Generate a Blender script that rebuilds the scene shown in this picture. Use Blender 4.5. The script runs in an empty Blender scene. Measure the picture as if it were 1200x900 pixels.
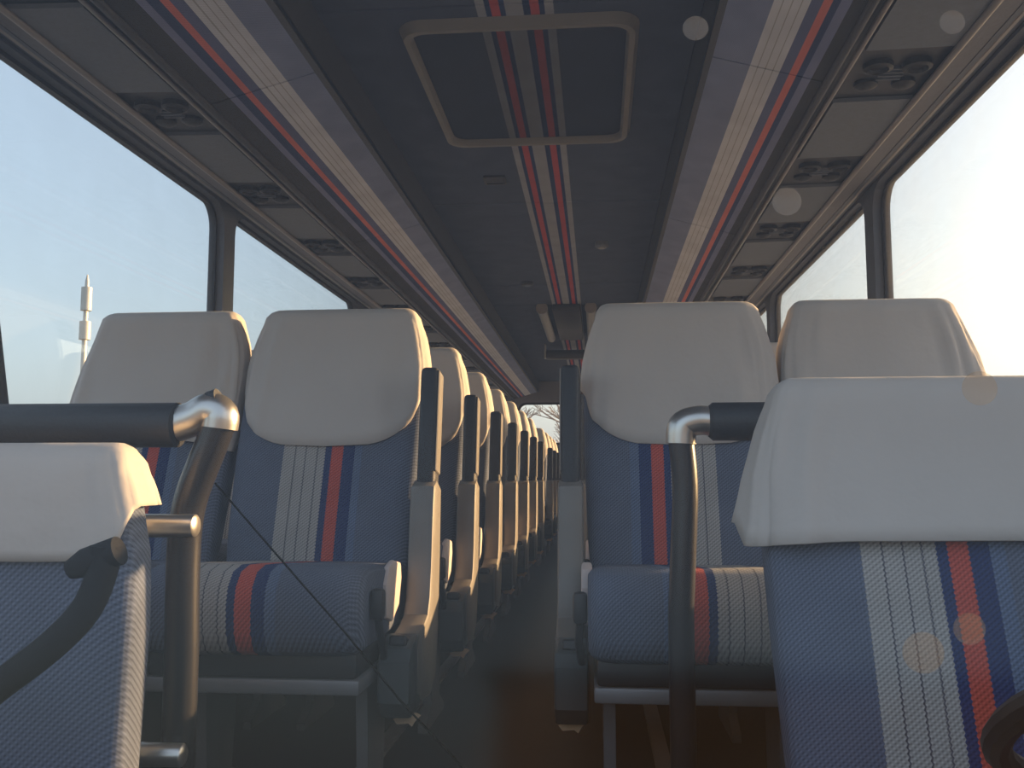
import bpy, bmesh, math, random
from mathutils import Vector, Matrix, noise
random.seed(7)
S = bpy.context.scene
COL = S.collection
R = math.radians

# ------------------------------------------------------------------ camera
# x: to the image right, y: towards the rear of the coach, z: up; z = 0 is the floor under the seats
F, CAMZ = 1100.0, 0.70
phi = math.atan((562 - 450) / F); psi = math.atan((700 - 600) * math.cos(phi) / F)
cam_d = bpy.data.cameras.new('camera'); cam = bpy.data.objects.new('camera', cam_d); COL.objects.link(cam)
cam.location = (0, 0, CAMZ); cam.rotation_euler = (math.pi / 2 + phi, 0, psi)
cam_d.sensor_width = 36; cam_d.lens = F / 1200 * 36; cam_d.clip_start = 0.02; cam_d.clip_end = 2000
S.camera = cam

def at(px, py, y=None, z=None, x=None):
    """pixel of the 1200x900 photograph -> point on a plane y=, z= (above floor) or x="""
    a, b = (px - 600) / F, (450 - py) / F
    fy = math.cos(phi) - b * math.sin(phi); rz = math.sin(phi) + b * math.cos(phi)
    rx = a * math.cos(psi) - fy * math.sin(psi); ry = a * math.sin(psi) + fy * math.cos(psi)
    t = y / ry if y is not None else ((z - CAMZ) / rz if z is not None else x / rx)
    return Vector((rx * t, ry * t, CAMZ + rz * t))

# ------------------------------------------------------------------ sky, sun, exposure
SUN_EL, SUN_AZ = 11.0, 60.0            # azimuth from +y (rear) towards +x (image right)
W = bpy.data.worlds.new('sky'); S.world = W; W.use_nodes = True
wn = W.node_tree.nodes; wl = W.node_tree.links; wn.clear()
sky = wn.new('ShaderNodeTexSky'); sky.sky_type = 'NISHITA'; sky.sun_disc = False
sky.sun_elevation = R(SUN_EL); sky.sun_rotation = R(SUN_AZ); sky.air_density = 1.0; sky.dust_density = 4.0; sky.ozone_density = 1.0
haze = wn.new('ShaderNodeMixRGB'); haze.inputs[0].default_value = 0.45; haze.inputs[2].default_value = (2.4, 2.8, 3.5, 1)
bg = wn.new('ShaderNodeBackground'); bg.inputs[1].default_value = 0.41
wo = wn.new('ShaderNodeOutputWorld')
wl.new(sky.outputs[0], haze.inputs[1]); wl.new(haze.outputs[0], bg.inputs[0]); wl.new(bg.outputs[0], wo.inputs[0])
sd = bpy.data.lights.new('sun', 'SUN'); sd.energy = 16.0; sd.color = (1.0, 0.60, 0.28); sd.angle = R(0.6)
sun = bpy.data.objects.new('sun', sd); COL.objects.link(sun)
sdir = Vector((math.sin(R(SUN_AZ)) * math.cos(R(SUN_EL)), math.cos(R(SUN_AZ)) * math.cos(R(SUN_EL)), math.sin(R(SUN_EL))))
sun.rotation_euler = (-sdir).to_track_quat('-Z', 'Y').to_euler()
sun.location = (6, 3, 5)
vs = S.view_settings; vs.view_transform = 'Standard'; vs.look = 'None'; vs.gamma = 1; vs.use_curve_mapping = False
vs.exposure = 0.0

# ------------------------------------------------------------------ materials
def mat(name, col, rough=0.6, metal=0.0, bump=0.0, scale=60, var=0.12, spec=0.5):
    m = bpy.data.materials.new(name); m.use_nodes = True
    n = m.node_tree.nodes; l = m.node_tree.links; b = n['Principled BSDF']
    b.inputs['Roughness'].default_value = rough; b.inputs['Metallic'].default_value = metal
    b.inputs['Specular IOR Level'].default_value = spec
    tc = n.new('ShaderNodeTexCoord'); nz = n.new('ShaderNodeTexNoise'); nz.inputs['Scale'].default_value = scale
    nz.inputs['Detail'].default_value = 4
    l.new(tc.outputs['Object'], nz.inputs['Vector'])
    cr = n.new('ShaderNodeMixRGB'); cr.inputs[1].default_value = (*[c * (1 - var) for c in col], 1); cr.inputs[2].default_value = (*[min(1, c * (1 + var)) for c in col], 1)
    l.new(nz.outputs['Fac'], cr.inputs[0]); l.new(cr.outputs[0], b.inputs['Base Color'])
    if bump:
        bp = n.new('ShaderNodeBump'); bp.inputs['Strength'].default_value = bump; bp.inputs['Distance'].default_value = 0.01
        l.new(nz.outputs['Fac'], bp.inputs['Height']); l.new(bp.outputs[0], b.inputs['Normal'])
    return m

def math_node(n, l, op, a, b=None):
    k = n.new('ShaderNodeMath'); k.operation = op
    for i, v in enumerate((a, b)):
        if v is None: continue
        if isinstance(v, (int, float)): k.inputs[i].default_value = v
        else: l.new(v, k.inputs[i])
    return k.outputs[0]

BLUE = (0.10, 0.12, 0.175); LBLUE = (0.10, 0.135, 0.22); GREY = (0.31, 0.30, 0.295); LINE = (0.10, 0.10, 0.12)
NAVY = (0.022, 0.04, 0.12); RED = (0.42, 0.075, 0.06)
def ramp(n, stops):
    r = n.new('ShaderNodeValToRGB'); cr = r.color_ramp; cr.interpolation = 'CONSTANT'
    cr.elements[0].position = 0; cr.elements[0].color = (*stops[0][1], 1)
    cr.elements.remove(cr.elements[1])
    for p, c in stops[1:]:
        e = cr.elements.new(p); e.color = (*c, 1)
    return r
def weave_mat(name, stops, x0, x1, sign=1, use_uv=False, period=0.010, amt=0.45, rough=0.9):
    """striped woven cloth; stripes run along the coordinate between x0 and x1"""
    m = bpy.data.materials.new(name); m.use_nodes = True
    n = m.node_tree.nodes; l = m.node_tree.links; b = n['Principled BSDF']
    b.inputs['Roughness'].default_value = rough; b.inputs['Specular IOR Level'].default_value = 0.2
    tc = n.new('ShaderNodeTexCoord'); sx = n.new('ShaderNodeSeparateXYZ'); ob = n.new('ShaderNodeSeparateXYZ')
    l.new(tc.outputs['UV' if use_uv else 'Object'], sx.inputs[0]); l.new(tc.outputs['Object'], ob.inputs[0])
    k = 2 * math.pi / period
    zz = math_node(n, l, 'ADD', ob.outputs[2], ob.outputs[1])
    # saw-tooth edges between the stripes, as woven in
    jit = math_node(n, l, 'MULTIPLY', math_node(n, l, 'SINE', math_node(n, l, 'MULTIPLY', zz, k)), 0.0 if use_uv else 0.0009)
    xs = math_node(n, l, 'ADD', math_node(n, l, 'MULTIPLY', sx.outputs[0], sign), jit)
    t = math_node(n, l, 'DIVIDE', math_node(n, l, 'SUBTRACT', xs, x0), x1 - x0)
    r = ramp(n, [((p - x0) / (x1 - x0), c) for p, c in stops]); l.new(t, r.inputs[0])
    p1 = math_node(n, l, 'SINE', math_node(n, l, 'MULTIPLY', math_node(n, l, 'ADD', ob.outputs[0], zz), k))
    p2 = math_node(n, l, 'SINE', math_node(n, l, 'MULTIPLY', math_node(n, l, 'SUBTRACT', ob.outputs[0], zz), k))
    w = math_node(n, l, 'ADD', math_node(n, l, 'MULTIPLY', math_node(n, l, 'ADD', math_node(n, l, 'MULTIPLY', math_node(n, l, 'MULTIPLY', p1, p2), 0.45), math_node(n, l, 'MULTIPLY', p2, 0.55)), amt), 1.0)
    nz = n.new('ShaderNodeTexNoise'); nz.inputs['Scale'].default_value = 9; l.new(tc.outputs['Object'], nz.inputs['Vector'])
    w2 = math_node(n, l, 'MULTIPLY', w, math_node(n, l, 'ADD', math_node(n, l, 'MULTIPLY', nz.outputs['Fac'], 0.4), 0.8))
    mx = n.new('ShaderNodeMixRGB'); mx.blend_type = 'MULTIPLY'; mx.inputs[0].default_value = 1
    l.new(r.outputs[0], mx.inputs[1]); l.new(w2, mx.inputs[2]); l.new(mx.outputs[0], b.inputs['Base Color'])
    bp = n.new('ShaderNodeBump'); bp.inputs['Strength'].default_value = 0.25; bp.inputs['Distance'].default_value = 0.002
    l.new(w, bp.inputs['Height']); l.new(bp.outputs[0], b.inputs['Normal'])
    return m
SEAT_STOPS = [(-0.30, BLUE), (-0.075, GREY), (-0.046, LINE), (-0.0435, GREY), (-0.018, LINE), (-0.0155, GREY), (0.010, LINE), (0.0125, GREY),
              (0.030, NAVY), (0.046, RED), (0.076, NAVY), (0.105, LBLUE), (0.125, BLUE)]
M = {}
def seat_cloth(name, shift, sign):
    return weave_mat(name, [(-.38, BLUE)] + [(p + shift, c) for p, c in SEAT_STOPS[1:]], -0.38, 0.30, sign)
M['seat'] = seat_cloth('striped seat cloth', -.03, 1)
M['seat_m'] = seat_cloth('striped seat cloth mirrored', 0, -1)
M['seat_c'] = seat_cloth('striped cushion cloth', -.06, 1)
M['seat_m_c'] = seat_cloth('striped cushion cloth mirrored', -.04, -1)
M['seat_g'] = seat_cloth('striped cloth of the low seat', -.07, 1)
M['seat_d'] = seat_cloth('striped cloth of the driver seat', -.045, 1)
PERI = (0.22, 0.26, 0.40); RGREY = (0.60, 0.63, 0.70); RLINE = (0.36, 0.38, 0.42); DTRIM = (0.06, 0.06, 0.065)
def fascia(name, a, b, c, d, e, f_):
    g = (b - a) / 4
    return weave_mat(name, [(0, PERI), (a, RGREY), (a + g, RLINE), (a + g + .008, RGREY), (a + 2 * g, RLINE), (a + 2 * g + .008, RGREY), (a + 3 * g, RLINE), (a + 3 * g + .008, RGREY),
                            (b, (0.13, 0.15, 0.27)), (c, (0.62, 0.19, 0.17)), (d, (0.05, 0.07, 0.16)), (e, (0.20, 0.22, 0.36)), (f_, DTRIM)], 0, 1, 1, True, 0.008, 0.15)
M['fas_r'] = fascia('rack fascia cloth right', .368, .613, .69, .75, .80, .87)
M['fas_l'] = fascia('rack fascia cloth left', .30, .53, .61, .665, .74, .80)
CEIL = (0.072, 0.09, 0.138)
w_ = 0.204; c_ = -0.2
cs = [(-0.6, CEIL)]
for p, col in ((0, RGREY), (.11, NAVY), (.18, (0.46, 0.08, 0.08)), (.30, NAVY), (.385, RGREY), (.60, NAVY), (.69, (0.46, 0.08, 0.08)), (.81, NAVY), (.89, RGREY), (1.0, CEIL)):
    cs.append((-w_ / 2 + w_ * p, tuple(v * .5 for v in col) if col is RGREY else col))
M['ceil'] = weave_mat('ceiling cloth', cs, -0.6, 0.6, 1, False, 0.006, 0.1)
M['cover'] = mat('off white cotton', (0.49, 0.455, 0.43), 0.9, bump=0.55, scale=9, var=0.04, spec=0.15)
M['beige'] = mat('grey beige plastic', (0.17, 0.158, 0.145), 0.42, scale=12)
M['black'] = mat('black plastic', (0.022, 0.023, 0.028), 0.5, scale=30)
M['pad'] = mat('black vinyl padding', (0.018, 0.02, 0.026), 0.55, bump=0.1, scale=200)
M['chrome'] = mat('worn chrome', (0.55, 0.53, 0.50), 0.32, 0.9, scale=30, var=0.15)
M['steel'] = mat('painted grey steel', (0.20, 0.20, 0.21), 0.5, 0.3, scale=20)
M['tube'] = mat('dark lacquered tube', (0.02, 0.02, 0.024), 0.28, 0.0, scale=20)
M['matt'] = mat('matt black rubber', (0.018, 0.019, 0.023), 0.95, spec=0.1)
M['crack'] = mat('crack line', (0.002, 0.002, 0.002), 0.9, spec=0.0)
M['hinge'] = mat('dark green grey plastic', (0.07, 0.08, 0.085), 0.28, scale=20)
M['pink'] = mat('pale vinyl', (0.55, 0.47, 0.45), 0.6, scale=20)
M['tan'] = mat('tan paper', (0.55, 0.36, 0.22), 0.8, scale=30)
M['floor'] = mat('dark blue floor lino', (0.032, 0.037, 0.05), 0.45, scale=40, var=0.25)
M['wall'] = mat('grey wall lining', (0.16, 0.165, 0.19), 0.8, bump=0.1, scale=80)
M['pillar'] = mat('blue grey pillar lining', (0.10, 0.115, 0.145), 0.7, scale=30)
M['rubber'] = mat('black window rubber', (0.02, 0.02, 0.024), 0.6)
M['under'] = mat('grey rack underside', (0.14, 0.162, 0.20), 0.7, bump=0.05, scale=60)
M['rail'] = mat('brushed rail', (0.24, 0.23, 0.23), 0.4, 0.3, scale=15)
M['vent'] = mat('dark service panel', (0.045, 0.048, 0.058), 0.55)
M['hatchrim'] = mat('warm grey hatch rim', (0.19, 0.18, 0.165), 0.5, scale=15)
M['lens'] = mat('frosted lamp lens', (0.24, 0.24, 0.23), 0.35)
M['dirt'] = mat('dried water spot', (0.5, 0.47, 0.42), 0.9)
M['bark'] = mat('grey brown bark', (0.26, 0.22, 0.20), 0.9, scale=5, var=0.2)
M['ground'] = mat('dusty pale ground', (0.22, 0.21, 0.195), 0.95, scale=0.3, var=0.3)
M['mast'] = mat('galvanised mast', (0.5, 0.5, 0.46), 0.5, 0.2, scale=2)

def glass(name, tint, dust=0.0, rough=0.0, f0=0.04, dust_col=(0.6, 0.6, 0.6)):
    """thin pane: clear transmission, real Fresnel reflection and a film of dust"""
    m = bpy.data.materials.new(name); m.use_nodes = True
    n = m.node_tree.nodes; l = m.node_tree.links; n.clear()
    o = n.new('ShaderNodeOutputMaterial'); tr = n.new('ShaderNodeBsdfTransparent'); tr.inputs[0].default_value = (*tint, 1)
    gl = n.new('ShaderNodeBsdfGlossy'); gl.inputs['Roughness'].default_value = rough
    lw = n.new('ShaderNodeLayerWeight'); lw.inputs[0].default_value = 0.5     # Schlick's Fresnel, the same from both sides
    fr = math_node(n, l, 'ADD', math_node(n, l, 'MULTIPLY', math_node(n, l, 'POWER', lw.outputs['Facing'], 5.0), 1 - f0), f0)
    mx = n.new('ShaderNodeMixShader'); l.new(fr, mx.inputs[0]); l.new(tr.outputs[0], mx.inputs[1]); l.new(gl.outputs[0], mx.inputs[2])
    out = mx
    if dust:
        tl = n.new('ShaderNodeBsdfTranslucent'); tl.inputs[0].default_value = (*dust_col, 1)
        df = n.new('ShaderNodeBsdfDiffuse'); df.inputs[0].default_value = (*dust_col, 1)
        ad = n.new('ShaderNodeMixShader'); ad.inputs[0].default_value = 0.5; l.new(tl.outputs[0], ad.inputs[1]); l.new(df.outputs[0], ad.inputs[2])
        tc = n.new('ShaderNodeTexCoord'); nz = n.new('ShaderNodeTexNoise'); nz.inputs['Scale'].default_value = 6; nz.inputs['Detail'].default_value = 6
        l.new(tc.outputs['Object'], nz.inputs['Vector'])
        fac = math_node(n, l, 'MULTIPLY', nz.outputs['Fac'], dust * 2)
        m2 = n.new('ShaderNodeMixShader'); l.new(fac, m2.inputs[0]); l.new(mx.outputs[0], m2.inputs[1]); l.new(ad.outputs[0], m2.inputs[2]); out = m2
    l.new(out.outputs[0], o.inputs[0])
    return m
M['glass'] = glass('side window glass', (0.93, 0.94, 0.93), 0.03)
M['screen'] = glass('windscreen glass', (0.95, 0.96, 0.95), 0.004, 0.09, 0.032)
M['dirtglass'] = glass('dried water spot on glass', (0.9, 0.88, 0.85), 0.022, 0.1, 0.03, (0.8, 0.74, 0.66))

# ------------------------------------------------------------------ mesh helpers
def link(name, me, m, parent=None, smooth=True):
    o = bpy.data.objects.new(name, me); COL.objects.link(o)
    if m is not None: me.materials.append(M[m] if isinstance(m, str) else m)
    if smooth:
        for p in me.polygons: p.use_smooth = True
    if parent is not None: o.parent = parent
    return o
def fin(name, bm, m, parent=None, smooth=True, sharp=35):
    me = bpy.data.meshes.new(name)
    bmesh.ops.recalc_face_normals(bm, faces=bm.faces)
    bm.to_mesh(me); bm.free()
    o = link(name, me, m, parent, smooth)
    if smooth: me.set_sharp_from_angle(angle=R(sharp))
    return o
def bm_box(bm, lo, hi, bev=0.0, seg=2, mtx=None):
    r = bmesh.ops.create_cube(bm, size=1)
    vs = r['verts']; lo = Vector(lo); hi = Vector(hi)
    for v in vs: v.co = Vector([(lo[i] + hi[i]) / 2 + v.co[i] * (hi[i] - lo[i]) for i in range(3)])
    if mtx is not None:
        for v in vs: v.co = mtx @ v.co
    if bev:
        es = list({e for v in vs for e in v.link_edges})
        bmesh.ops.bevel(bm, geom=es, offset=bev, segments=seg, profile=0.5, affect='EDGES')
def box(name, lo, hi, m, parent=None, bev=0.0, seg=2, mtx=None):
    bm = bmesh.new(); bm_box(bm, lo, hi, bev, seg, mtx); return fin(name, bm, m, parent)
def bm_tube(bm, pts, r, n=12, caps=True):
    pts = [Vector(p) for p in pts]; rings = []
    rs = r if isinstance(r, (list, tuple)) else [r] * len(pts)
    up = None
    for i, p in enumerate(pts):
        t = (pts[min(i + 1, len(pts) - 1)] - pts[max(i - 1, 0)]).normalized()
        if up is None: up = t.orthogonal().normalized()
        up = (up - t * up.dot(t)).normalized(); sd_ = t.cross(up)
        rings.append([bm.verts.new(p + (up * math.cos(2 * math.pi * k / n) + sd_ * math.sin(2 * math.pi * k / n)) * rs[i]) for k in range(n)])
    for a, b in zip(rings, rings[1:]):
        for k in range(n): bm.faces.new((a[k], a[(k + 1) % n], b[(k + 1) % n], b[k]))
    if caps: bm.faces.new(rings[0][::-1]); bm.faces.new(rings[-1])
def tube(name, pts, r, m, parent=None, n=12):
    bm = bmesh.new(); bm_tube(bm, pts, r, n); return fin(name, bm, m, parent, sharp=50)
def spline(pts, k=6):
    pts = [Vector(p) for p in pts]; out = []
    for i in range(len(pts) - 1):
        p0, p1, p2, p3 = pts[max(i - 1, 0)], pts[i], pts[i + 1], pts[min(i + 2, len(pts) - 1)]
        for j in range(k):
            t = j / k
            out.append(0.5 * ((2 * p1) + (p2 - p0) * t + (2 * p0 - 5 * p1 + 4 * p2 - p3) * t * t + (3 * p1 - p0 - 3 * p2 + p3) * t ** 3))
    out.append(pts[-1]); return out
def prism(name, prof, x0, x1, m, parent=None, bev=0.0):
    """profile in (y, z) extruded along x"""
    bm = bmesh.new()
    a = [bm.verts.new((x0, y, z)) for y, z in prof]; b = [bm.verts.new((x1, y, z)) for y, z in prof]; k = len(prof)
    bm.faces.new(a); bm.faces.new(b[::-1])
    for i in range(k): bm.faces.new((a[i], b[i], b[(i + 1) % k], a[(i + 1) % k]))
    if bev:
        bmesh.ops.recalc_face_normals(bm, faces=bm.faces)
        es = [e for e in bm.edges if len(e.link_faces) == 2 and (len(e.link_faces[0].verts) > 4) != (len(e.link_faces[1].verts) > 4)]
        bmesh.ops.bevel(bm, geom=es, offset=bev, segments=2, profile=0.5, affect='EDGES')
    return fin(name, bm, m, parent, sharp=30)
def tag(o, label, cat, group=None):
    o['label'] = label; o['category'] = cat
    if group: o['group'] = group
    return o
def empty(name, loc=(0, 0, 0)):
    e = bpy.data.objects.new(name, None); COL.objects.link(e); e.location = loc; e.empty_display_size = .1; return e
def thing(name, label, cat, loc=(0, 0, 0), group=None): return tag(empty(name, loc), label, cat, group)
def struct(o): o['kind'] = 'structure'; return o
def copy_tree(o, parent=None):
    c = o.copy(); COL.objects.link(c); c.parent = parent
    for ch in list(o.children): copy_tree(ch, c)
    return c
def lerp_tab(tab, z):
    if z <= tab[0][0]: return tab[0][1:]
    for a, b in zip(tab, tab[1:]):
        if z <= b[0]:
            t = (z - a[0]) / (b[0] - a[0]); return tuple(p + (q - p) * t for p, q in zip(a[1:], b[1:]))
    return tab[-1][1:]

# ------------------------------------------------------------------ the coach shell
XL, XR, CX = -1.39, 0.98, -0.205
ZT, ZS, ZC = 1.73, 0.66, 1.92           # window top, window sill, ceiling
Y0, YR = 0.75, 11.65
struct(box('floor', (XL, 1.45, -0.06), (XR, YR, 0.0), 'floor'))
struct(box('floor_front', (XL, 0.45, -0.46), (XR, 1.45, -0.40), 'floor'))
struct(box('wall_step', (XL, 1.45, -0.46), (XR, 1.49, -0.062), 'wall'))
struct(box('trim_1', (-0.585, 1.5, 0.0), (-0.545, YR - .1, 0.012), 'rail'))
struct(box('trim_2', (0.135, 1.5, 0.0), (0.175, YR - .1, 0.012), 'rail'))
struct(box('roof', (XL - .06, 0.72, ZC + .03), (XR + .06, YR + .06, ZC + .08), 'wall'))

def rrect(a0, b0, a1, b1, r, n=5):
    pts = []
    for ca, cb, s in ((a1 - r, b1 - r, 0), (a0 + r, b1 - r, 90), (a0 + r, b0 + r, 180), (a1 - r, b0 + r, 270)):
        for i in range(n + 1):
            t = R(s + 90 * i / n); pts.append((ca + r * math.cos(t), cb + r * math.sin(t)))
    return pts
def ring_mesh(outer, inner, f0, f1, to3):
    """a frame between two loops with depth f0..f1; to3(a, b, depth) -> xyz"""
    bm = bmesh.new(); k = len(inner)
    L = [[bm.verts.new(to3(a, b, d)) for a, b in loop] for loop, d in ((outer, f0), (inner, f0), (inner, f1), (outer, f1))]
    for A, B in zip(L, L[1:] + L[:1]):
        for i in range(k): bm.faces.new((A[i], A[(i + 1) % k], B[(i + 1) % k], B[i]))
    return bm
def square_loop(inner, a0, b0, a1, b1):
    out = []
    n = len(inner) // 4
    for i, (a, b) in enumerate(inner):
        q = i // n; corner = [(a1, b1), (a0, b1), (a0, b0), (a1, b0)][q]
        j = i % n; t = j / (n - 1)
        if q == 0: p = (a1, b + (b1 - b) * min(1, 2 * t)) if t < .5 else (a + (a1 - a) * max(0, 2 - 2 * t), b1)
        elif q == 1: p = (a + (a0 - a) * min(1, 2 * t), b1) if t < .5 else (a0, b + (b1 - b) * max(0, 2 - 2 * t))
        elif q == 2: p = (a0, b + (b0 - b) * min(1, 2 * t)) if t < .5 else (a + (a0 - a) * max(0, 2 - 2 * t), b0)
        else: p = (a + (a1 - a) * min(1, 2 * t), b0) if t < .5 else (a1, b + (b0 - b) * max(0, 2 - 2 * t))
        out.append(p)
    return out

win_no = [0]
def window_bay(x, side, ya, yb, pa, pb, z0=ZS, z1=ZT, z_out=ZC + .03, lean=0.0):
    """one bay of a side wall: lining round a rounded opening, rubber, pane. side -1 left, +1 right"""
    win_no[0] += 1
    e = struct(empty('window_%d' % win_no[0], (x, (ya + yb) / 2, z0)))
    inner = rrect(ya + pa, z0, yb - pb, z1, 0.09)
    to3 = lambda a, b, d: (d * side, a - (ya + yb) / 2, b - z0)
    outer = square_loop(inner, ya, z0 - .03, yb, z_out)
    fin('lining', ring_mesh(outer, inner, 0.0, 0.06, to3), 'pillar', e, sharp=30)
    in2 = rrect(ya + pa + .012, z0 + .012, yb - pb - .012, z1 - .012, 0.08)
    fin('rubber_seal', ring_mesh(inner, in2, 0.028, 0.05, to3), 'rubber', e)
    bm = bmesh.new(); bm_box(bm, (-.003, ya + pa - (ya + yb) / 2 + .004, .006), (.003, yb - pb - (ya + yb) / 2 - .004, z1 - z0 - .006), mtx=Matrix.Translation((.038 * side, 0, 0)))
    fin('pane', bm, 'glass', e, smooth=False)
    return e
PIL = [3.40, 5.40, 7.40, 9.40]
PW = 0.052
for side, x in ((-1, XL), (1, XR)):
    nm = 'wall_left' if side < 0 else 'wall_right'
    a, b = sorted((x, x + side * .06))
    wl_ = struct(box(nm, (a, 0.80, -.45), (b, YR, ZS - .03), 'wall'))
    ys = [1.86 if side < 0 else 1.45] + PIL + [YR]
    for i, (ya, yb) in enumerate(zip(ys, ys[1:])):
        window_bay(x, side, ya, yb, PW, PW if yb != YR else .12)
    # front bay: driver's window on one side, entrance door glass on the other
    window_bay(x, side, 0.74, ys[0], .10, .03 if side < 0 else PW)
# slanting door post by the entrance, as seen at the left edge
tube('trim_3', [(XL + .02, 2.10, ZS - .05), (XL + .02, 1.80, ZT)], .026, 'rubber'); struct(bpy.data.objects['trim_3'])
# window rail (curtain track) above the windows and the cornice over it
for i, (side, x) in enumerate(((-1, XL), (1, XR))):
    o = prism_pts = None
    bm = bmesh.new()
    bm_tube(bm, [(x - side * .03, 0.85, ZT + .012), (x - side * .03, YR - .05, ZT + .012)], .014, 10)
    struct(fin('trim_%d' % (4 + i), bm, 'rail'))

# rear wall with its window
bmr = rrect(-0.98, 1.13, 0.57, 1.655, 0.10)
to3r = lambda a, b, d: (a, YR + d, b)
o = fin('wall_rear', ring_mesh(square_loop(bmr, XL - .06, -.06, XR + .06, ZC + .03), bmr, 0, .06, to3r), 'wall', sharp=30); struct(o)
win_no[0] += 1
e = struct(empty('window_%d' % win_no[0], (0, 0, 0)))
fin('rubber_seal', ring_mesh(bmr, rrect(-0.955, 1.155, 0.545, 1.63, 0.085), .0, .05, to3r), 'rubber', e)
box('pane', (-.975, YR + .03, 1.135), (.565, YR + .036, 1.65), 'glass', e)

# ceiling: cloth panels with seams
ceil = struct(box('ceiling', (-0.74, 0.75, ZC + .012), (0.30, YR, ZC + .028), 'black'))
ce = [0.78, 2.30, 4.05, 5.8, 6.5, 8.2, 9.9, YR - .01]
for a, b in zip(ce, ce[1:]):
    p = box('ceiling_panel', (-.52, a + .003, 0), (.49, b - .003, .012), 'ceil', ceil, .003, 1)
    p.location = (CX, 0, ZC)
for side, x in ((-1, -.722), (1, .287)):        # the step down from ceiling to racks
    struct(box('trim_%d' % (6 if side < 0 else 7), (min(x, x + side * .02), 0.78, 1.78), (max(x, x + side * .02), YR, ZC + .012), 'vent'))

# ------------------------------------------------------------------ luggage racks with their service panels
def rack(side, label):
    xi, zi = (-.722, 1.785) if side < 0 else (.287, 1.785)      # edge at the ceiling
    xo, zo = (-1.035, 1.700) if side < 0 else (.588, 1.700)     # lower lip
    xw, zw = (XL, 1.745) if side < 0 else (XR, 1.745)
    t = thing('luggage_rack', label, 'luggage rack', (xi, Y0, zi))
    P = Vector((xi, Y0, zi))
    def quad(name, a, b, ya, yb, th, m, uv=False, inset=.003):
        """slab from point a to b in (x, z) running ya..yb, thickness th upwards"""
        bm = bmesh.new(); up = Vector((0, 0, th))
        c = [Vector((a[0], ya + inset, a[1])), Vector((b[0], ya + inset, b[1])), Vector((b[0], yb - inset, b[1])), Vector((a[0], yb - inset, a[1]))]
        lo = [bm.verts.new(v - P) for v in c]; hi = [bm.verts.new(v - P + up) for v in c]
        fs = [bm.faces.new(lo[::-1]), bm.faces.new(hi)] + [bm.faces.new((lo[i], lo[(i + 1) % 4], hi[(i + 1) % 4], hi[i])) for i in range(4)]
        if uv:
            ul = bm.loops.layers.uv.new('UVMap')
            for f in bm.faces:
                for lp in f.loops:
                    i = (lo + hi).index(lp.vert) % 4; lp[ul].uv = (0.001 if i in (0, 3) else 0.999, 0)
        return fin(name, bm, m, t, smooth=False)
    y = Y0 + .05
    fy = [Y0 + .03, 2.35, 3.85, 5.35, 6.85, 8.35, 9.85, YR - .02]
    for a, b in zip(fy, fy[1:]): quad('fascia_panel', (xi, zi), (xo, zo), a, b, .012, 'fas_l' if side < 0 else 'fas_r', True)
    # rounded lip moulding and two fine rails beside it
    lp = tube('lip_moulding', [Vector((xo, Y0 + .03, zo)) - P, Vector((xo, YR - .02, zo)) - P], .011, 'vent', t, 8)
    x1 = xo + side * .035; tube('lip_rail', [Vector((x1, Y0 + .03, zo + .004)) - P, Vector((x1, YR - .02, zo + .004)) - P], .007, 'rail', t, 8)
    xs = xo + side * .05; xe = xw - side * .13
    quad('backing', (xo, zo + .022), (xw, zo + .04), Y0 + .03, YR - .02, .01, 'vent')
    quad('cornice', (xe + side * .004, zo + .006), (xw - side * .055, zw - .02), Y0 + .03, YR - .02, .012, 'wall')
    quad('cornice_ledge', (xw - side * .055, zw - .022), (xw, zw - .004), Y0 + .03, YR - .02, .012, 'pillar')
    tube('cornice_bead', [Vector((xe, Y0 + .03, zo + .004)) - P, Vector((xe, YR - .02, zo + .004)) - P], .009, 'rail', t, 8)
    u0 = 2.42 if side < 0 else 2.34
    first = None; k = -2
    while u0 + .75 * k < YR - .5:
        yc = u0 + .75 * k
        if yc - .15 > Y0 + .05:
            ya, yb = yc - .15, yc + .15
            if yb + .45 < YR - .03:
                quad('underside_panel', (xs, zo + .004), (xe, zo + .008), yb, yb + .45, .012, 'under', inset=.004)
            su = quad('service_panel', (xs, zo + .016), (xe, zo + .020), ya, yb, .006, 'vent', inset=.004)
            w = abs(xe - xs)
            for q, (fx, fyy) in enumerate(((.28, -.05), (.28, .06), (.72, -.05), (.72, .06))):
                c = Vector((xs + side * w * fx, yc + fyy, zo + .016)) - P
                bm = bmesh.new()
                prof = [(.036, .004), (.036, -.012), (.026, -.016), (.022, -.006), (.0, -.006)] if q % 2 == 0 else [(.03, .004), (.03, -.008), (.024, -.012), (.012, -.017), (.0, -.018)]
                rings = [[bm.verts.new(c + Vector((r_ * math.cos(2 * math.pi * i / 14), r_ * math.sin(2 * math.pi * i / 14), z_))) for i in range(14)] for r_, z_ in prof if r_]
                for A, B in zip(rings, rings[1:]):
                    for i in range(14): bm.faces.new((A[i], A[(i + 1) % 14], B[(i + 1) % 14], B[i]))
                bm.faces.new(rings[-1])
                fin('air_nozzle' if q % 2 == 0 else 'reading_light', bm, 'black', su)
            # grille slots of the little loudspeaker
            for q in range(4):
                c = Vector((xs + side * w * .5, yc - .03 + q * .02, zo + .014)) - P
                box('grille_slat', (c.x - .03, c.y - .004, c.z - .004), (c.x + .03, c.y + .004, c.z + .004), 'pillar', su)
        k += 1
    return t
rack(-1, 'luggage rack with grey and red striped fascia over the window row opposite the driver')
rack(1, 'luggage rack with grey and red striped fascia over the window row behind the driver')

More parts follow.
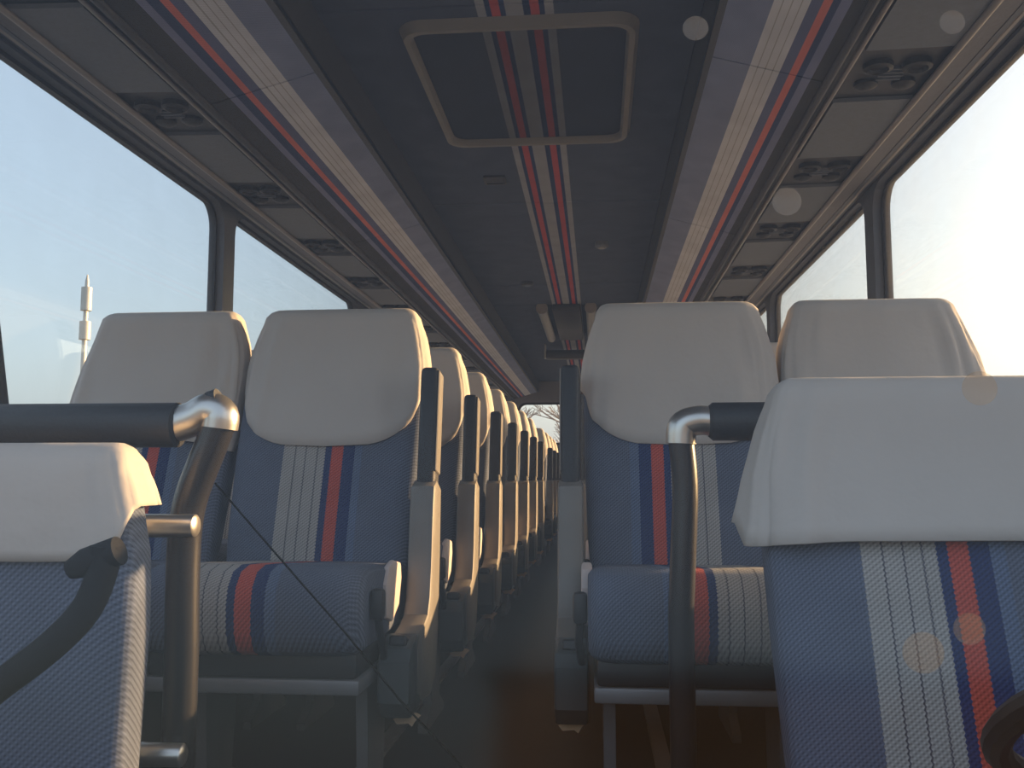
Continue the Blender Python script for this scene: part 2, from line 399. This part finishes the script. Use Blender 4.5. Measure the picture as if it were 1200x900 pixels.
# ------------------------------------------------------------------ roof hatch and ceiling fittings
def hatch(y0, y1, x0, x1, label, name='roof_hatch', r=.07):
    t = thing(name, label, 'roof hatch', ((x0 + x1) / 2, (y0 + y1) / 2, ZC))
    hx, hy = (x1 - x0) / 2, (y1 - y0) / 2
    to = lambda a, b, d: (a, b, d)
    o_, i_ = rrect(-hx, -hy, hx, hy, r), rrect(-hx + .035, -hy + .035, hx - .035, hy - .035, r - .02)
    m_ = rrect(-hx + .012, -hy + .012, hx - .012, hy - .012, r - .008)
    bm = bmesh.new(); n = len(o_)
    L = [[bm.verts.new((a, b, d)) for a, b in lp] for lp, d in ((o_, 0), (m_, -.028), (rrect(-hx + .028, -hy + .028, hx - .028, hy - .028, r - .016), -.028), (i_, -.012), (i_, -.004))]
    for A, B in zip(L, L[1:]):
        for i in range(n): bm.faces.new((A[i], A[(i + 1) % n], B[(i + 1) % n], B[i]))
    fin('frame', bm, 'hatchrim', t)
    bm = bmesh.new(); bm.faces.new([bm.verts.new((a, b, -.006)) for a, b in i_])
    r_ = bmesh.ops.extrude_face_region(bm, geom=bm.faces[:]); bmesh.ops.translate(bm, verts=[v for v in r_['geom'] if isinstance(v, bmesh.types.BMVert)], vec=(0, 0, .004))
    fin('cover_panel', bm, M['hatchcloth'], t, smooth=False)
    return t
dk = [(p, tuple(v * .45 for v in c)) for p, c in cs]
M['hatchcloth'] = weave_mat('dark hatch cloth', dk, -.6, .6, 1, False, .006, .1)
hatch(2.36, 3.27, -.53, .125, 'dark roof hatch with a rounded warm grey rim in the aisle ceiling')

def disc_fit(name, px, py, r, h, label, cat, m, inner=None):
    p = at(px, py, z=ZC - .001)
    t = thing(name, label, cat, (p.x, p.y, ZC))
    bm = bmesh.new(); bm_tube(bm, [(0, 0, .0), (0, 0, -h * .7), (0, 0, -h)], [r, r, r * .8], 18); fin('housing', bm, m, t)
    bm = bmesh.new(); bm_tube(bm, [(0, 0, -h), (0, 0, -h - .004)], [r * .6, r * .5], 16); fin('lens', bm, inner or 'lens', t)
    return t
disc_fit('ceiling_lamp', 705, 284, .035, .03, 'small round ceiling lamp between the red stripes and the driver side rack', 'lamp', 'under')
disc_fit('ceiling_speaker', 618, 331, .04, .02, 'small round ceiling loudspeaker beside the red stripes', 'speaker', 'vent', 'under')
p = at(580, 210, z=ZC)
t = thing('ceiling_plate', 'small square cover plate on the ceiling beside the red stripes', 'cover plate', p)
bm = bmesh.new(); oo, ii = rrect(-.045, -.05, .045, .05, .012), rrect(-.036, -.041, .036, .041, .008)
fin('rim', ring_mesh(oo, ii, -.008, 0, lambda a, b, d: (a, b, d)), 'black', t)
box('plate', (-.036, -.041, -.004), (.036, .041, 0), 'vent', t, .001, 1)
# long dark ceiling console with a tube lamp at each side
a, b = at(655, 361, z=ZC - .03), at(686, 396, z=ZC - .03)
t = thing('ceiling_console', 'dark ceiling console with a pale tube lamp at each side over the aisle', 'console', (CX, (a.y + b.y) / 2, ZC))
L2 = (b.y - a.y) / 2
box('box', (-.10, -L2, -.05), (.10, L2, 0), 'black', t, .012)
for s in (-1, 1):
    tb = tube('tube_lamp', [(s * .17, -L2, -.03), (s * .17, L2, -.03)], .035, 'lens', t, 14)
    tube('end_ring', [(s * .17, -L2 - .012, -.03), (s * .17, -L2 + .02, -.03)], .042, 'rail', tb, 14)
a = at(640, 414, z=ZC - .08)
t = thing('ceiling_monitor', 'flat dark screen bar hanging from the ceiling over the rear aisle', 'monitor', (CX, a.y, ZC))
box('casing', (-.25, -.04, -.13), (.25, .10, -.055), 'black', t, .012)
for s in (-1, 1): box('bracket', (s * .255 - .008, -.05, -.13), (s * .255 + .008, .03, -.0), 'lens', t, .003)

# ------------------------------------------------------------------ coach seats
BACK = [  # z, half width, half depth, y of the front face
    (0.40, .215, .055, -.195), (0.55, .228, .058, -.160), (0.75, .236, .060, -.100), (0.90, .238, .060, -.048), (1.00, .234, .060, -.014),
    (1.06, .222, .058, .004), (1.10, .210, .054, .012), (1.125, .201, .046, .020), (1.14, .190, .030, .038), (1.146, .178, .012, .056)]
def back_pt(th, z, off=0.0, ws=1.0, exp=0.32, up=1.0):
    w, d, yf = lerp_tab(BACK, z)
    if yf < 0: yf *= up
    if up < 1:
        w = max(w, .236) if z < .9 else w; d *= .75
    c, s = math.cos(th), math.sin(th)
    sx = math.copysign(abs(c) ** exp, c); sy = math.copysign(abs(s) ** (exp + .1), s)
    return Vector(((w * ws + off) * sx, yf + d + (d + off) * sy, z + (off if z > 1.12 else 0)))
NR = 44
def loft(bm, rings, cap0=True, cap1=True):
    n = len(rings[0])
    V = [[bm.verts.new(p) for p in r] for r in rings]
    for A, B in zip(V, V[1:]):
        for i in range(n): bm.faces.new((A[i], A[(i + 1) % n], B[(i + 1) % n], B[i]))
    if cap0: bm.faces.new(V[0][::-1])
    if cap1: bm.faces.new(V[-1])
TH = [2 * math.pi * i / NR for i in range(NR)]
def mesh_back(ws=1.0, up=1.0):
    bm = bmesh.new(); zs = [.40, .41] + [.46 + .05 * i for i in range(12)] + [1.04, 1.07, 1.10, 1.115, 1.127, 1.136, 1.142, 1.146]
    rings = []
    for z in zs:
        k = .93 if z == .40 else 1
        rings.append([back_pt(th, z, 0, ws * k, .32, up) for th in TH])
    loft(bm, rings); return bm
def mesh_cover(hem, seed, ws=1.0, flare=0.0, wr=.004, exp=.30, up=1.0):
    """cloth over the top of the backrest; hem(theta) gives the lower edge"""
    bm = bmesh.new(); rings = []; TH2 = [2 * math.pi * i / 84 for i in range(84)]
    ts = [0, .015, .035, .06, .1, .16, .24, .34, .46, .58, .7, .8, .9, 1.0]
    for t in ts:
        ring = []
        for th in TH2:
            h = hem(th); z = 1.146 - (1.146 - h) * t
            p = back_pt(th, z, .006, ws, exp, up)
            d = Vector((math.cos(th), math.sin(th), 0))
            q = Vector((math.cos(th) * 2.2, math.sin(th) * 2.2 + seed * 7.1, z * 3.0))
            n_ = noise.noise(q * 1.6) + .6 * noise.noise(Vector((q.x * 3.2, q.y * 3.2, z * 2 + seed)))
            u_ = p.x * 9 + (0 if math.sin(th) < 0 else 40)
            n_ += .9 * noise.noise(Vector((u_ + z * 3.5 * math.sin(seed), seed * 3.3, z * 1.2))) + .5 * noise.noise(Vector((u_ * 2.3 - z * 6, seed * 5.3, z * 2)))
            p += d * (max(-.003, wr * n_) * min(1, t * 3) + flare * max(0, t - .35) ** 1.5 * (1 + .6 * math.sin(th * 5 + seed)))
            ring.append(p)
        rings.append(ring)
    loft(bm, rings, True, False); return bm
def hem_round(th):      # rounded lower edge in front, high at the sides
    s, c = math.sin(th), abs(math.cos(th))
    if s < 0:
        xf = c ** .3
        return .782 + .10 * xf ** 4 + .05 * max(0, xf - .9) / .1
    return .932 - .05 * s
def hem_flat(z0, dz=0.0):
    return lambda th: z0 + (dz * math.cos(th) if math.sin(th) < 0 else 0)
def mesh_cushion(w=.225, ky=1.0):
    """waterfall cushion: sections in (y, z) lofted along x"""
    prof = []
    base = [(-.10, .375), (-.10, .49), (-.14, .505), (-.30, .515), (-.46, .528), (-.545, .532), (-.59, .522), (-.615, .495), (-.622, .46), (-.618, .41), (-.60, .375), (-.57, .362), (-.30, .362)]
    bm = bmesh.new(); rings = []
    for x, k in ((-w, .80), (-w + .006, .9), (-w + .02, .97), (-w + .045, 1), (-w * .5, 1.015), (0, 1.0), (w * .5, 1.015), (w - .045, 1), (w - .02, .97), (w - .006, .9), (w, .80)):
        cy, cz = -.36, .445
        rings.append([Vector((x, cy + (y - cy) * (k if k <= 1 else 1), cz + (z - cz) * k)) for y, z in base])
    if ky != 1:
        rings = [[Vector((p.x, -.10 + (p.y + .10) * ky, p.z)) for p in r] for r in rings]
    loft(bm, rings); return bm
def make_seat(name, side, cover, aisle, label, group, ws=1.0):
    """side: +1 when the aisle lies at +x"""
    t = thing(name, label, 'seat', (0, 0, 0), group)
    cloth = 'seat' if side > 0 else 'seat_m'
    fin('backrest', mesh_back(ws), cloth, t, sharp=60)
    cv = fin('head_cover', cover, 'cover', t, sharp=80)
    so = cv.modifiers.new('cloth', 'SOLIDIFY'); so.thickness = .002; so.offset = 1
    fin('cushion', mesh_cushion(.225 * ws), cloth + '_c', t, sharp=50)
    fr = box('seat_frame', (-.215, -.56, .285), (.215, -.12, .315), 'steel', t, .006)
    box('cushion_pan', (-.21, -.56, .315), (.21, -.10, .366), 'black', t, .01)
    for sx in (-.16, .16) if not aisle else (-.16 * side, .185 * side):
        prism('leg', [(-.48, 0), (-.18, 0), (-.18, .02), (-.26, .06), (-.24, .285), (-.42, .285), (-.40, .06), (-.48, .02)], sx - .012, sx + .012, 'steel', t)
    if aisle:
        xa = side * .268
        x0, x1 = sorted((xa - side * .03, xa + side * .028))
        prof = [(-.10, .68), (-.155, .70), (-.195, .685), (-.205, .64), (-.212, .60), (-.225, .50), (-.24, .435), (-.265, .40), (-.31, .385), (-.37, .375), (-.385, .35), (-.385, .255), (-.33, .225), (-.22, .215), (-.16, .25), (-.13, .34), (-.11, .50)]
        prism('side_panel', prof, x0, x1, 'beige', t, .008)
        # dark hinge block in front, with its recessed button
        h = prism('hinge_block', [(-.375, .375), (-.44, .355), (-.46, .33), (-.462, .25), (-.43, .215), (-.34, .22), (-.34, .37)], x0 - .012 if side > 0 else x0 + .002, x1 - .002 if side > 0 else x1 + .012, 'hinge', t, .008)
        xm = (x0 + x1) / 2 - side * .006
        box('button', (xm - .018, -.43, .352), (xm + .018, -.385, .374), 'black', h, .004, 1, Matrix.Translation((0, -.407, .363)) @ Matrix.Rotation(R(-17), 4, 'X') @ Matrix.Translation((0, .407, -.363)))
        # raised armrest: long pad standing beside the backrest
        mt = Matrix.Translation((xa, -.135, .70)) @ Matrix.Rotation(R(-10), 4, 'X')
        bm = bmesh.new(); bm_box(bm, (-.022, -.035, -.02), (.022, .035, .275), .012, 3, mt); ar = fin('armrest', bm, 'pad', t)
        bm = bmesh.new(); bm_box(bm, (side * .0225 - .0025, -.03, .015), (side * .0225 + .0025, .03, .268), .003, 1, mt); fin('armrest_edge', bm, 'beige', ar)  # beige strip stands in for the sunlit edge of the pad
        # seat belt buckle on its stalk and the pale end of the cushion
        xb = side * .252
        st = tube('belt_stalk', [(xb - side * .015, -.44, .33), (xb - side * .008, -.50, .385), (xb - side * .012, -.52, .43)], .008, 'black', t, 8)
        box('belt_buckle', (xb - side * .012 - .014, -.535, .425), (xb - side * .012 + .014, -.505, .485), 'black', st, .008)
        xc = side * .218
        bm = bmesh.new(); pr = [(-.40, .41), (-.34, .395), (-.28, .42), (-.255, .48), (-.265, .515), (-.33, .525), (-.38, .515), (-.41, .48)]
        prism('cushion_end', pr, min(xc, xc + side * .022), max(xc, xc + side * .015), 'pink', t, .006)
        # tan sliver coloured to stand in for a patch of sun under the hinge
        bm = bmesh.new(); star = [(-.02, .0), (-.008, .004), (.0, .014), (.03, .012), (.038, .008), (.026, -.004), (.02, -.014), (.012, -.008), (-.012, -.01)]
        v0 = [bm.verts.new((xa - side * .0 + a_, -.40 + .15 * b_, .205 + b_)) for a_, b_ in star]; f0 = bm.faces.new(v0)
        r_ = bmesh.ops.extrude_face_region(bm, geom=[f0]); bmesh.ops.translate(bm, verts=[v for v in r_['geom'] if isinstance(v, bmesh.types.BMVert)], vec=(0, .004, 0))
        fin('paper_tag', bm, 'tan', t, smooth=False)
    else:
        xw = -side * .222
        box('wall_bracket', (min(xw, xw + side * .02), -.5, .25), (max(xw, xw + side * .02), -.2, .284), 'steel', t, .004)
    return t
ORD = ['first', 'second', 'third', 'fourth', 'fifth', 'sixth', 'seventh', 'eighth', 'ninth', 'tenth', 'eleventh', 'twelfth']
rows_l = [2.38 + .75 * k for k in range(7)] + [8.25, 9.0, 9.75, 10.5]
rows_r = [2.36 + .75 * k for k in range(12)]
def row_of_seats(side, where, aisle, xs, ys, seed):
    proto = None; cvs = {}
    for k, y in enumerate(ys):
        kind = 'aisle seat with raised black armrest' if aisle else 'window seat'
        label = 'blue striped %s, %s row %s' % (kind, ORD[k], where)
        grp = 'aisle seats %s' % where if aisle else 'window seats %s' % where
        if proto is None:
            hem = hem_round if aisle else hem_flat(.80, -.03 * side)
            proto = o = make_seat('coach_seat', side, mesh_cover(hem, seed, .98 if aisle else (.95 if side < 0 else .915), 0.0 if aisle else .01, .009 if aisle else .012), aisle, label, grp, 1.0 if aisle else (.965 if side < 0 else .93))
        else:
            o = copy_tree(proto); o['label'] = label; o['group'] = grp
        o.location = (xs, y, 0)
row_of_seats(1, 'opposite the driver', True, -.675, rows_l, 1)
row_of_seats(1, 'opposite the driver', False, -1.15, rows_l, 2)
row_of_seats(-1, 'behind the driver', True, .205, rows_r, 3)
row_of_seats(-1, 'behind the driver', False, .692, rows_r, 4)

# ------------------------------------------------------------------ the two front seats: driver and guide
def front_seat(name, loc, label, cover, seat_ws, up, cloth):
    t = thing(name, label, 'seat', loc)
    fin('backrest', mesh_back(seat_ws, up), cloth, t, sharp=60)
    cv = fin('head_cover', cover, 'cover', t, sharp=80)
    so = cv.modifiers.new('cloth', 'SOLIDIFY'); so.thickness = .003; so.offset = 1
    fin('cushion', mesh_cushion(.235, .6), cloth, t, sharp=50)
    box('seat_frame', (-.22, -.38, .27), (.22, -.08, .365), 'black', t, .02)
    prism('pedestal', [(-.36, 0), (-.08, 0), (-.12, .27), (-.32, .27)], -.15, .15, 'steel', t, .01)
    return t
DZ = -.293
def hem_driver(th):
    s, c = math.sin(th), math.cos(th)
    return .905 + (.012 * c if s < 0 else .02)
d = front_seat('driver_seat', (.50, 1.475, DZ), "driver's blue striped seat with a long white cloth over its top", mesh_cover(hem_driver, 5, 1.05, .03, .010, .28), 1.04, 1.0, 'seat_d')
def hem_guide(th):
    s, c = math.sin(th), math.cos(th)
    return (1.0 + .01 * c * c + .06 * max(0, c) ** 3) if s < 0 else (1.07 if c > .3 else 1.0)
g = front_seat('guide_seat', (-.860, 1.17, -.405), 'low blue front seat with a crumpled cloth beside the bent chrome rail', mesh_cover(hem_guide, 6, 1.15, .0, .009, .24, .2), 1.12, .2, 'seat_g')

# ------------------------------------------------------------------ padded guard rails
t = thing('guard_rail', 'padded guard rail with a bent post and chrome elbow behind the low front seat', 'rail', (-.6, 1.36, 0))
P = Vector((-.6, 1.36, 0))
yb = 1.36
pw = lambda px, py: at(px, py, y=yb) - P
post = [pw(250, 482), pw(257, 492), pw(250, 515), pw(238, 545), pw(225, 580), pw(217, 620), pw(214, 680), pw(213, 760)]
foot = post[-1].copy(); foot.z = 0.0
post = spline(post, 5) + [foot]
tube('post', post, .0245, 'tube', t, 16)
a_, b_ = pw(-160, 498), pw(212, 498)
tube('padded_bar', [(a_.x, 0, b_.z), (a_.x + .01, 0, b_.z), (b_.x - .004, 0, b_.z), (b_.x, 0, b_.z)], [.025, .034, .034, .028], 'pad', t, 18)
tube('elbow', spline([Vector((b_.x - .01, 0, b_.z)), pw(228, 490), pw(245, 481), pw(258, 486), pw(257, 502)], 5), [.027] * 16 + [.0275] * 5, 'chrome', t, 16)
tube('elbow_cap', [pw(247, 474), pw(258, 470)], .020, 'pad', t, 14)
for (x0, x1, y_) in ((163, 231, 616), (126, 216, 884)):
    q0, q1 = at(x0, y_, y=1.325) - P, at(x1, y_, y=1.325) - P
    q0.z = q1.z = (q0.z + q1.z) / 2
    tube('tee_socket', [q0, q0 + (q1 - q0) * .45, q0 + (q1 - q0) * .5, q0 + (q1 - q0) * .97, q1], [.017, .017, .0165, .0165, .013], 'chrome', t, 16)
tube('foot_flange', [foot, foot + Vector((0, 0, .012))], .05, 'steel', t, 18)
b0 = Vector((a_.x + .05, 0, 0)); tube('wall_post', [b0, b0 + Vector((0, 0, b_.z))], .0245, 'tube', t, 14)

t = thing('guard_rail', "padded guard rail with a dull chrome elbow behind the driver's seat", 'rail', (.155, 1.67, 0))
P = Vector((.155, 1.67, 0)); yb = 1.67
e0, e1 = pw(830, 494), pw(798, 520)
tube('padded_bar', [(e0.x, 0, e0.z), (e0.x + .008, 0, e0.z), (.70, 0, e0.z), (.71, 0, e0.z)], [.027, .034, .034, .026], 'pad', t, 18)
tube('elbow', spline([Vector((e0.x + .01, 0, e0.z)), Vector((e1.x + .03, 0, e0.z + .002)), Vector((e1.x + .004, 0, e0.z - .008)), Vector((e1.x, 0, e1.z))], 6), .026, 'chrome', t, 16)
tube('post', spline([Vector((e1.x, 0, e1.z + .01)), pw(803, 570), pw(801, 640), pw(798, 720)], 4) + [Vector((pw(798, 720).x, 0, 0))], .0225, 'tube', t, 16)
tube('foot_flange', [Vector((pw(798, 720).x, 0, 0)), Vector((pw(798, 720).x, 0, .012))], .05, 'steel', t, 18)
tube('wall_post', [(.66, 0, 0), (.66, 0, e0.z)], .0225, 'tube', t, 14)

# ------------------------------------------------------------------ driver's corner: steering wheel, dash, curved arm
t = thing('steering_wheel', "black steering wheel in front of the driver's seat", 'steering wheel', (.62, .98, .465))
mt = Matrix.Rotation(R(-32), 4, 'X')
bm = bmesh.new(); bm_tube(bm, [mt @ Vector((.225 * math.cos(2 * math.pi * i / 40), .225 * math.sin(2 * math.pi * i / 40), 0)) for i in range(41)], .015, 10, False); fin('rim', bm, 'black', t)
for a_ in (90, 210, 330): tube('spoke', [mt @ Vector((.04 * math.cos(R(a_)), .04 * math.sin(R(a_)), -.02)), mt @ Vector((.22 * math.cos(R(a_)), .22 * math.sin(R(a_)), 0))], .011, 'black', t, 8)
tube('hub', [mt @ Vector((0, 0, -.05)), mt @ Vector((0, 0, -.01)), mt @ Vector((0, 0, 0))], [.05, .06, .045], 'black', t, 18)
tube('column', [mt @ Vector((0, 0, -.05)), Vector((0, -.10, -.20))], .035, 'black', t, 14)
prism('dashboard', [(.54, -.40), (.68, -.40), (.68, .10), (.72, .38), (.69, .42), (.62, .43), (.54, .42)], XL + .01, XR - .01, 'black', None, .015)
tag(bpy.data.objects['dashboard'], 'black dashboard under the windscreen before the steering wheel', 'dashboard')

hp = spline([at(-60, 850, y=.92), at(0, 803, y=.92), at(60, 757, y=.92), at(100, 715, y=.92), at(119, 672, y=.92), at(124, 640, y=.92)], 5)  # dark curved bar rising to a short cross piece
t = thing('grab_handle', 'curved black grab handle with a short cross stub before the low front seat', 'handle', hp[0])
tube('bar', [p - hp[0] for p in hp], [.0155] * len(hp), 'matt', t, 14)
tube('cross_stub', [at(82, 668, y=.92) - hp[0], at(100, 660, y=.92) - hp[0], at(140, 645, y=.92) - hp[0]], [.010, .015, .015], 'matt', t, 14)
e_ = hp[0]; tube('stem', [Vector((0, 0, 0)), Vector((-.05, -.01, -.06)), Vector((-.06, -.03, .24 - e_.z))], .0155, 'matt', t, 14)

# ------------------------------------------------------------------ windscreen
TILT = math.tan(R(10)); WY = lambda z: .55 + TILT * (z - .70)
ws = struct(empty('window_%d' % (win_no[0] + 1), (0, .55, .70)))
def wpt(x, z, off=0.0): return Vector((x, WY(z) + off - .55, z - .70))
bm = bmesh.new()
c = [wpt(XL, .41), wpt(XR, .41), wpt(XR, 1.86), wpt(XL, 1.86)]
v0 = [bm.verts.new(p) for p in c]; bm.faces.new(v0)
fin('windscreen_pane', bm, 'screen', ws, smooth=False)
def on_screen(px, py, off=0.0):
    d0 = at(px, py, y=1.0); d0.z -= CAMZ
    # ray t*d0 meets y = .55 + off + TILT*z
    t_ = (.55 + off) / (d0.y - TILT * d0.z)
    return d0 * t_ - Vector((0, .55, 0))
tube('crack', [on_screen(px, py, .004) for px, py in ((252, 566), (300, 622), (352, 682), (405, 742), (470, 822), (545, 902))], .0006, 'crack', ws, 6)
for px, py, r_ in ((815, 33, .0085), (1116, 26, .0080), (922, 236, .0090), (1148, 455, .010), (1136, 737, .0085), (1082, 765, .011)):  # faint pale translucent discs lying on the pane
    c = on_screen(px, py, .003); bm = bmesh.new()
    bm_tube(bm, [c, c + Vector((0, .0006, 0))], [r_, r_ * .8], 24); fin('dirt_spot', bm, 'dirtglass' if 'dirtglass' in M else 'dirt', ws)
# front wall: header, corner posts, apron
struct(prism('wall_front', [(.44, -.46), (.50, -.46), (.50, .40), (.46, .40)], XL - .06, XR + .06, 'wall'))
struct(prism('trim_8', [(.745, 1.86), (.80, 1.86), (.80, 1.95), (.745, 1.95)], XL - .06, XR + .06, 'wall'))
for i, x in enumerate((XL, XR)):
    s_ = -1 if i == 0 else 1
    a, b = sorted((x, x + s_ * .06))
    struct(prism('trim_%d' % (9 + i), [(.47, .20), (.74, .20), (.80, 1.86), (.745, 1.86)], a, b, 'pillar'))

# ------------------------------------------------------------------ outside: ground, bare trees, telecom mast
bm = bmesh.new(); bm_box(bm, (-300, -300, -1.5), (300, 300, -1.45)); struct(fin('ground', bm, 'ground', smooth=False))
def tree_mesh(seed):
    rnd = random.Random(seed); bm = bmesh.new()
    def br(p, d, l, r, lvl):
        q = p + d * l
        bm_tube(bm, [p, (p + q) / 2 + Vector((rnd.uniform(-.05, .05), rnd.uniform(-.05, .05), 0)) * l, q], [r, r * .8, r * .6], 5, False)
        if lvl == 0: return
        for i in range(4 if lvl > 1 else 5):
            ax = Vector((rnd.uniform(-1, 1), rnd.uniform(-1, 1), rnd.uniform(-.2, .7))).normalized()
            br(p + d * l * rnd.uniform(.45, 1.0), (d * .9 + ax * .75).normalized(), l * rnd.uniform(.5, .72), r * .52, lvl - 1)
    br(Vector((0, 0, 0)), Vector((0, 0, 1)), 2.6, .13, 4)
    me = bpy.data.meshes.new('tree'); bm.to_mesh(me); bm.free(); return me
tms = [tree_mesh(s) for s in (1, 2, 3)]
for m_ in tms: m_.materials.append(M['bark'])
k = 0
for grp, lab, spots in (
    ('bare trees behind the rear window', 'leafless tree seen through the rear window', [(-4.4, 30, 1.15), (-2.6, 27, 1.0), (-1.0, 29, 1.1), (.8, 26, 1.0), (-3.4, 36, 1.3), (-.2, 38, 1.3), (-5.6, 40, 1.4)]),
    ('bare trees beyond the entrance side windows', 'leafless tree low on the horizon beyond the entrance side window', [(-34, 50, 1.0), (-37, 54, 1.05), (-29, 52, .95), (-41, 60, 1.2), (-32, 58, 1.1)])):
    for (x, y, s) in spots:
        o = bpy.data.objects.new('bare_tree', tms[k % 3]); COL.objects.link(o); o.location = (x, y, -1.45); o.scale = (s, s, s); o.rotation_euler.z = k * 1.3
        tag(o, lab, 'tree', grp); k += 1
D = 70.0
b0 = at(98, 420, y=D)
t = thing('telecom_mast', 'slim telecom mast with two antenna drums beyond the entrance side window', 'mast', (b0.x, D, -1.45))
zz = lambda py: at(98, py, y=D).z + 1.45
tube('pole', [(0, 0, 0), (0, 0, zz(330)), (0, 0, zz(322))], [.30, .16, .05], 'mast', t, 10)
tube('antenna_drum', [(0, 0, zz(364)), (0, 0, zz(337))], .42, 'mast', t, 12)
tube('antenna_drum', [(0, 0, zz(398)), (0, 0, zz(377))], .44, 'mast', t, 12)

# added unseen building: darkens the lower windscreen reflection and cuts light from the front
M['brick'] = mat('brown render', (0.10, 0.075, 0.05), 0.9, scale=3, var=0.25)
t = thing('low_building', 'low brown building mirrored faintly in the lower windscreen', 'building', (9.5, -15, -1.45))
box('wall', (-11.2, -3, 0), (14, 0, 4.4), 'brick', t)
prism('roof', [(-3.3, 4.4), (.3, 4.4), (-1.5, 4.75)], -11.4, 14.2, 'black', t)
for i in range(5):
    w = box('window', (-9.5 + i * 4.6, -.02, 1.4), (-7.9 + i * 4.6, .03, 2.8), 'pillar', t)
    box('pane', (-9.4 + i * 4.6, .03, 1.5), (-8.0 + i * 4.6, .04, 2.7), 'black', w)
